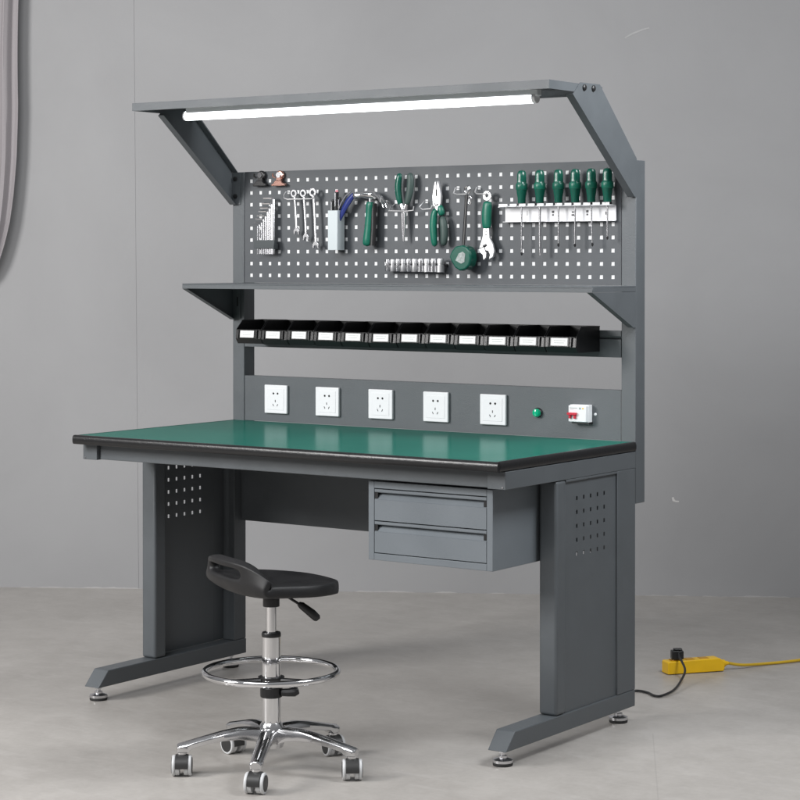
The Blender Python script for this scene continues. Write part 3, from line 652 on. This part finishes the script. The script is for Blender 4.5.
# ------------------------------------------------------------------ stool
SC = (.253,-1.057)
st = thing('work_stool', (SC[0],SC[1],0), 'black saddle seated work stool on chrome five star base in front of the bench', 'stool')
YAW = .6073
rightv = Vector((math.cos(YAW), math.sin(YAW), 0)); fwdv = Vector((-math.sin(YAW), math.cos(YAW), 0))
ca = math.radians(30)
sf = (rightv*math.cos(ca) + fwdv*math.sin(ca)).normalized(); sw = Vector((-sf.y, sf.x, 0))
b = MB(); V = {}
TS = [0,.035,.10,.19,.29,.39,.49,.59,.67,.735,.79,.835,.876,.942,.972,1.0]
VS = [-1,-.93,-.80,-.64,-.46,-.24,0,.24,.46,.64,.80,.93,1]
def seat_path(t):
    # t 0 at the front lip .. 1 at the top of the upright back; returns (along, height)
    L1, Rr, L2 = .262, .036, .056
    arc = Rr*1.38; tot = L1 + arc + L2; d_ = t*tot
    if d_ <= L1: return .176 - d_, 0.0
    if d_ <= L1 + arc:
        a_ = (d_-L1)/Rr; return .176 - L1 - Rr*math.sin(a_), Rr*(1-math.cos(a_))
    a_ = 1.38; e_ = d_-L1-arc
    return .176 - L1 - Rr*math.sin(a_) - e_*math.cos(a_), Rr*(1-math.cos(a_)) + e_*math.sin(a_)
def seat_pt(t, v):
    px, h = seat_path(t); fr = max(0, 1-t/.45); bk = max(0, (t-.66)/.34)
    ww = .172*(1 - .44*fr**1.7) * (1 - .04*bk**2)
    px -= .035*fr**1.6*abs(v)**2.6
    z = .4720 + h*(1 - .66*abs(v)**4)
    z += .003 - .016*max(0, 1-t/.75) + .014*abs(v)**2.2*(1-.6*bk) + .010*(1-v*v)*fr
    px += .052*abs(v)**2.4*bk
    return sf*px + sw*(ww*v) + Vector((0,0,z))
for i,t_ in enumerate(TS):
    for j,v_ in enumerate(VS):
        V[i,j] = b.bm.verts.new(seat_pt(t_, v_))
for i in range(len(TS)-1):
    for j in range(len(VS)-1):
        if i == 12 and 4 <= j <= 8: continue
        b._poly([V[i,j],V[i+1,j],V[i+1,j+1],V[i,j+1]])
seat = b.out('seat', SEATM, st, smooth=True)
for p_ in seat.data.polygons: p_.use_smooth = True
try: seat.data.attributes.remove(seat.data.attributes['sharp_edge'])
except Exception: pass
q = seat.modifiers.new('s','SOLIDIFY'); q.thickness = .031; q.offset = -.1
q = seat.modifiers.new('u','SUBSURF'); q.levels = 3; q.render_levels = 3
b = MB(); b.lathe([(.060,.462),(.055,.452),(.024,.446),(.0215,.444),(.0215,.424),(.016,.423)], (0,0,0)); b.out('seat_mount', BLACKP, st, smooth=True)
b = MB(); b.tube([rightv*.010+Vector((0,0,.456)), rightv*.036+Vector((0,0,.452)), rightv*.074+Vector((0,0,.428))], .0035, 8); lv = b.out('lever', BLACKP, st, smooth=True)
b = MB(); b.tube([rightv*.070+Vector((0,0,.431)), rightv*.078+Vector((0,0,.426)), rightv*.105+Vector((0,0,.405)), rightv*.118+Vector((0,0,.393)), rightv*.121+Vector((0,0,.389))], [.0055,.0095,.0115,.0105,.006], 12, flat=.7, up=(fwdv.x,fwdv.y,0)); b.out('lever_grip', BLACKP, lv, smooth=True)
b = MB(); b.lathe([(.0133,.350),(.0133,.431)], n=28); b.out('gas_piston', CHROME, st, smooth=True)
b = MB(); b.lathe([(.0246,.3465),(.0250,.349),(.0250,.354),(.0235,.3575),(.0136,.358)], n=28); b.out('piston_collar', BLACKP, st, smooth=True)
b = MB(); b.lathe([(.0242,.090),(.0242,.346)], n=36); b.out('column', CHROME, st, smooth=True)
b = MB(); n = 72; b.tube([(.171*math.cos(2*PI*k/n),.171*math.sin(2*PI*k/n),.256) for k in range(n)], .0085, 14, closed=True); ring = b.out('foot_ring', CHROME, st, smooth=True)
b = MB()
for k in range(3):
    a = YAW - PI/6 - k*2*PI/3; d = Vector((math.cos(a), math.sin(a), 0))
    b.tube([d*.030+Vector((0,0,.236)), d*.10+Vector((0,0,.240)), d*.166+Vector((0,0,.250))], [.011,.009,.008], 8, flat=.6, up=(0,0,1))
b.lathe([(.0246,.222),(.034,.224),(.034,.243),(.0246,.245)], n=28)
b.out('ring_spoke', BLACKP, ring, smooth=True)
b = MB(); b.lathe([(.0246,.190),(.0285,.191),(.0290,.216),(.0246,.2175)], n=28)
b.tube([rightv*.026+fwdv*-.012+Vector((0,0,.204)), rightv*.046+fwdv*-.012+Vector((0,0,.204)), rightv*.060+fwdv*-.012+Vector((0,0,.206)), rightv*.071+fwdv*-.012+Vector((0,0,.209))], [.010,.011,.013,.009], 8)
b.out('ring_clamp', BLACKP, st, bevel=.0015)
b = MB(); b.lathe([(.0200,.060),(.030,.062),(.033,.072),(.033,.108),(.0290,.120),(.0250,.126)], n=30); b.out('base_hub', ALU, st, smooth=True)
for k in range(5):
    a = math.radians(11 + 72*k); d = Vector((math.cos(a), math.sin(a), 0)); pn = Vector((-d.y,d.x,0))
    rings = []
    prof = [(.022,.112,.072,.0200),(.050,.1165,.082,.0185),(.085,.1155,.0870,.0168),(.125,.109,.0850,.0155),(.165,.0995,.0790,.0145),(.205,.0895,.0700,.0140),(.2170,.0865,.0605,.0140),(.2380,.0815,.0605,.0138),(.2430,.0790,.0610,.0120)]
    for (r_,zt,zb_,w_) in prof:
        zm = (zt+zb_)/2; pts = []
        for (s1,zz) in ((-.30,zt),(.30,zt),(.78,zt-.004),(1.0,zm+.002),(.92,zb_),(-.92,zb_),(-1.0,zm+.002),(-.78,zt-.004)): pts.append(d*r_ + pn*(w_*1.18*s1) + Vector((0,0,zz)))
        rings.append(pts)
    b = MB(); b.rings(rings); arm = b.out('base_leg', ALU, st, smooth=True, bevel=.0015)
    c = d*.230




    # rolling direction per caster
    roll = {0: YAW+PI/2+.05, 1: YAW+PI/2-.15, 2: YAW+.75, 3: YAW+PI/2+.03, 4: YAW+PI/2-.22}[k]
    if k == 2: roll = YAW + PI/2 + .75
    if k == 1: roll = YAW + PI/2 + .45
    rd = Vector((math.cos(roll), math.sin(roll), 0)); ax = Vector((-rd.y, rd.x, 0))
    b = MB(); b.cyl(c+Vector((0,0,.0545)), c+Vector((0,0,.0640)), .0125, n=20); stem = b.out('caster_stem', ALU, arm, smooth=True)
    wc = c + Vector((0,0,.0262)) - rd*.004
    R_ = .0262
    # hood: an arc shell between the wheels
    b = MB(); n = 14; rg = []
    for k2 in range(n+1):
        t_ = math.radians(-8 + 196*k2/n)
        o_ = [rd*math.cos(t_)*rr_ + Vector((0,0,math.sin(t_)*rr_)) for rr_ in (R_+.0022, R_*.45)]
        rg.append([wc + o_[0] - ax*.0165, wc + o_[0] + ax*.0165, wc + o_[1] + ax*.0165, wc + o_[1] - ax*.0165])
    b.rings(rg); cs = b.out('caster', CASTERK, arm, bevel=.001, smooth=True)
    b = MB()
    for s1 in (-1,1):
        b.rings([[wc + ax*(s1*h_) + (rd*math.cos(2*PI*q_/24) + Vector((0,0,math.sin(2*PI*q_/24))))*rr_ for q_ in range(24)] for (rr_,h_) in ((R_*.80,.0168),(R_*.97,.0169),(R_,.0185),(R_,.0228),(R_*.95,.0245),(R_*.80,.0248))])
    for s1 in (-1,1):
        b.rings([[wc + ax*(s1*h_) + (rd*math.cos(2*PI*q_/20) + Vector((0,0,math.sin(2*PI*q_/20))))*rr_ for q_ in range(20)] for (rr_,h_) in ((R_*.96,.0060),(R_*.96,.0160))])
    b.out('caster_tread', CASTERG, arm, smooth=True)
    b = MB()
    for s1 in (-1,1):
        b.rings([[wc + ax*(s1*h_) + (rd*math.cos(2*PI*q_/24) + Vector((0,0,math.sin(2*PI*q_/24))))*rr_ for q_ in range(24)] for (rr_,h_) in ((R_*.78,.0244),(R_*.76,.0262),(R_*.3,.0268),(R_*.05,.0268))])
    b.out('wheel_cap', CASTERK, arm, smooth=True)

# ------------------------------------------------------------------ power strip and cords
A = Vector((.517,.632,0)); B_ = Vector((.642,.796,0)); dd = (B_-A).normalized(); pn = Vector((-dd.y, dd.x, 0))
ang = math.atan2(dd.y, dd.x); LEN = (B_-A).length - .012
ps = thing('power_strip', (A.x,A.y,0), 'yellow plastic power strip lying on the floor right of the bench', 'power strip', rz=ang)
b = MB(); b.prism([(0,0.002),(LEN,.002),(LEN+.004,.010),(LEN+.004,.030),(LEN-.012,.0435),(0.003,.0415),(0,.038)], 'y', 0, .048); b.out('strip_body', YELLOW, ps, bevel=.0035, seg=3)
b = MB(); b.lathe([(.013,LEN+.003),(.0125,LEN+.012),(.0075,LEN+.018),(.006,LEN+.026)], (0,.022,.022), axis='x', n=16); b.out('cord_grip', YELLOW, ps, smooth=True)
b = MB()
for x_ in (.035,.085,.135): b.box(x_-.015,x_+.015,.012,.040,.0420,.0443)
b.out('outlet', pmat('amber_plastic', (.55,.28,.01), .4), ps, bevel=.001)
def spline(pts, n=10):
    P_ = [Vector(p) for p in pts]; out = []
    for i in range(len(P_)-1):
        p0 = P_[max(i-1,0)]; p1 = P_[i]; p2 = P_[i+1]; p3 = P_[min(i+2,len(P_)-1)]
        for k in range(n):
            t_ = k/n; out.append(.5*((2*p1)+(p2-p0)*t_+(2*p0-5*p1+4*p2-p3)*t_*t_+(3*p1-p0-3*p2+p3)*t_**3))
    out.append(P_[-1]); return out
e = A + dd*(LEN+.026) + pn*.022
b = MB(); b.tube(spline([(e.x,e.y,.022),(e.x+.03,e.y+.045,.012),(.700,.955,.006),(.760,1.06,.006),(.86,1.30,.006),(1.05,1.62,.006)]), .0048, 8)
tag(b.out('extension_cord', YCORD, smooth=True), 'yellow cord running right along the floor from the power strip', 'cord')
pc = thing('mains_cable', (.60,.35,0), 'black power cord curling from behind the bench leg to the power strip', 'cord')
pl = A + dd*.040 + pn*.020
q0 = Vector((.60,.35,0))
def lc(*p): return [tuple(Vector(v)-q0) for v in p]
b = MB(); b.tube(spline(lc((.700,-.02,.090),(.690,.03,.06),(.630,.06,.02),(.540,.20,.005),(.535,.300,.005),(.560,.345,.005),(.600,.338,.005),(.638,.310,.005),(.658,.318,.006),(.655,.40,.008),(.628,.50,.016),(.600,.585,.035),(pl.x+.018,pl.y-.022,.062),(pl.x+.014,pl.y-.006,.072))), .0038, 8); b.out('cable', BLACKP, pc, smooth=True)
b = MB(); b.box(-.019,.019,-.014,.014,.0465,.074); b.box(-.012,.016,-.010,.010,.0745,.080); b.xform(Matrix.Translation(Vector((pl.x,pl.y,0))-q0) @ Matrix.Rotation(ang-.25,4,'Z')); b.out('plug', BLACKP, pc, bevel=.005, seg=3)

# ------------------------------------------------------------------ camera
cam = bpy.data.cameras.new('camera'); co = bpy.data.objects.new('camera', cam); COL.objects.link(co)
co.location = (3.5932,-5.2831,1.3132); co.rotation_euler = (PI/2 - .0102, 0, .6073)
cam.sensor_width = 36; cam.lens = 2092.76/800*36; cam.shift_y = (281.95-400)/800; cam.clip_end = 200; cam.clip_start = .05
S.camera = co

# ------------------------------------------------------------------ light
w = bpy.data.worlds.new('World'); S.world = w; w.use_nodes = True
bg = w.node_tree.nodes['Background']; 
N = w.node_tree.nodes; L = w.node_tree.links
tc = N.new('ShaderNodeTexCoord'); sp = N.new('ShaderNodeSeparateXYZ'); L.new(tc.outputs['Generated'], sp.inputs[0])
rp = N.new('ShaderNodeValToRGB'); el = rp.color_ramp.elements
el[0].position = .0; el[0].color = (.34,.34,.35,1); el[1].position = 1; el[1].color = (.70,.71,.73,1)
mr = N.new('ShaderNodeMapRange'); mr.inputs['From Min'].default_value = -.2; mr.inputs['From Max'].default_value = 1
L.new(sp.outputs[2], mr.inputs['Value']); L.new(mr.outputs['Result'], rp.inputs['Fac']); L.new(rp.outputs['Color'], bg.inputs['Color'])
bg.inputs['Strength'].default_value = .43
def area(name, loc, target, size, power, col=(1,1,1), size_y=None):
    l = bpy.data.lights.new(name, 'AREA'); l.energy = power; l.color = col; l.shape = 'RECTANGLE' if size_y else 'SQUARE'; l.size = size
    if size_y: l.size_y = size_y
    o = bpy.data.objects.new(name, l); COL.objects.link(o); o.location = loc
    o.rotation_euler = (Vector(target)-Vector(loc)).to_track_quat('-Z','Y').to_euler(); return o
area('key_softbox', (-2.3,-4.4,2.7), (-.1,0,.9), 1.5, 205, (1,.985,.97), 1.6)
area('top_softbox', (.5,-3.9,3.4), (.35,-1.7,.0), 2.2, 92, (.98,.985,1), 1.6)
area('side_softbox', (1.85,-.30,2.40), (.8,-.1,1.5), .7, 40, (.96,.98,1), .7)
S.view_settings.view_transform = 'Standard'; S.view_settings.look = 'None'; S.view_settings.exposure = 0; S.view_settings.gamma = 1
S.render.resolution_x = 1024; S.render.resolution_y = 1024
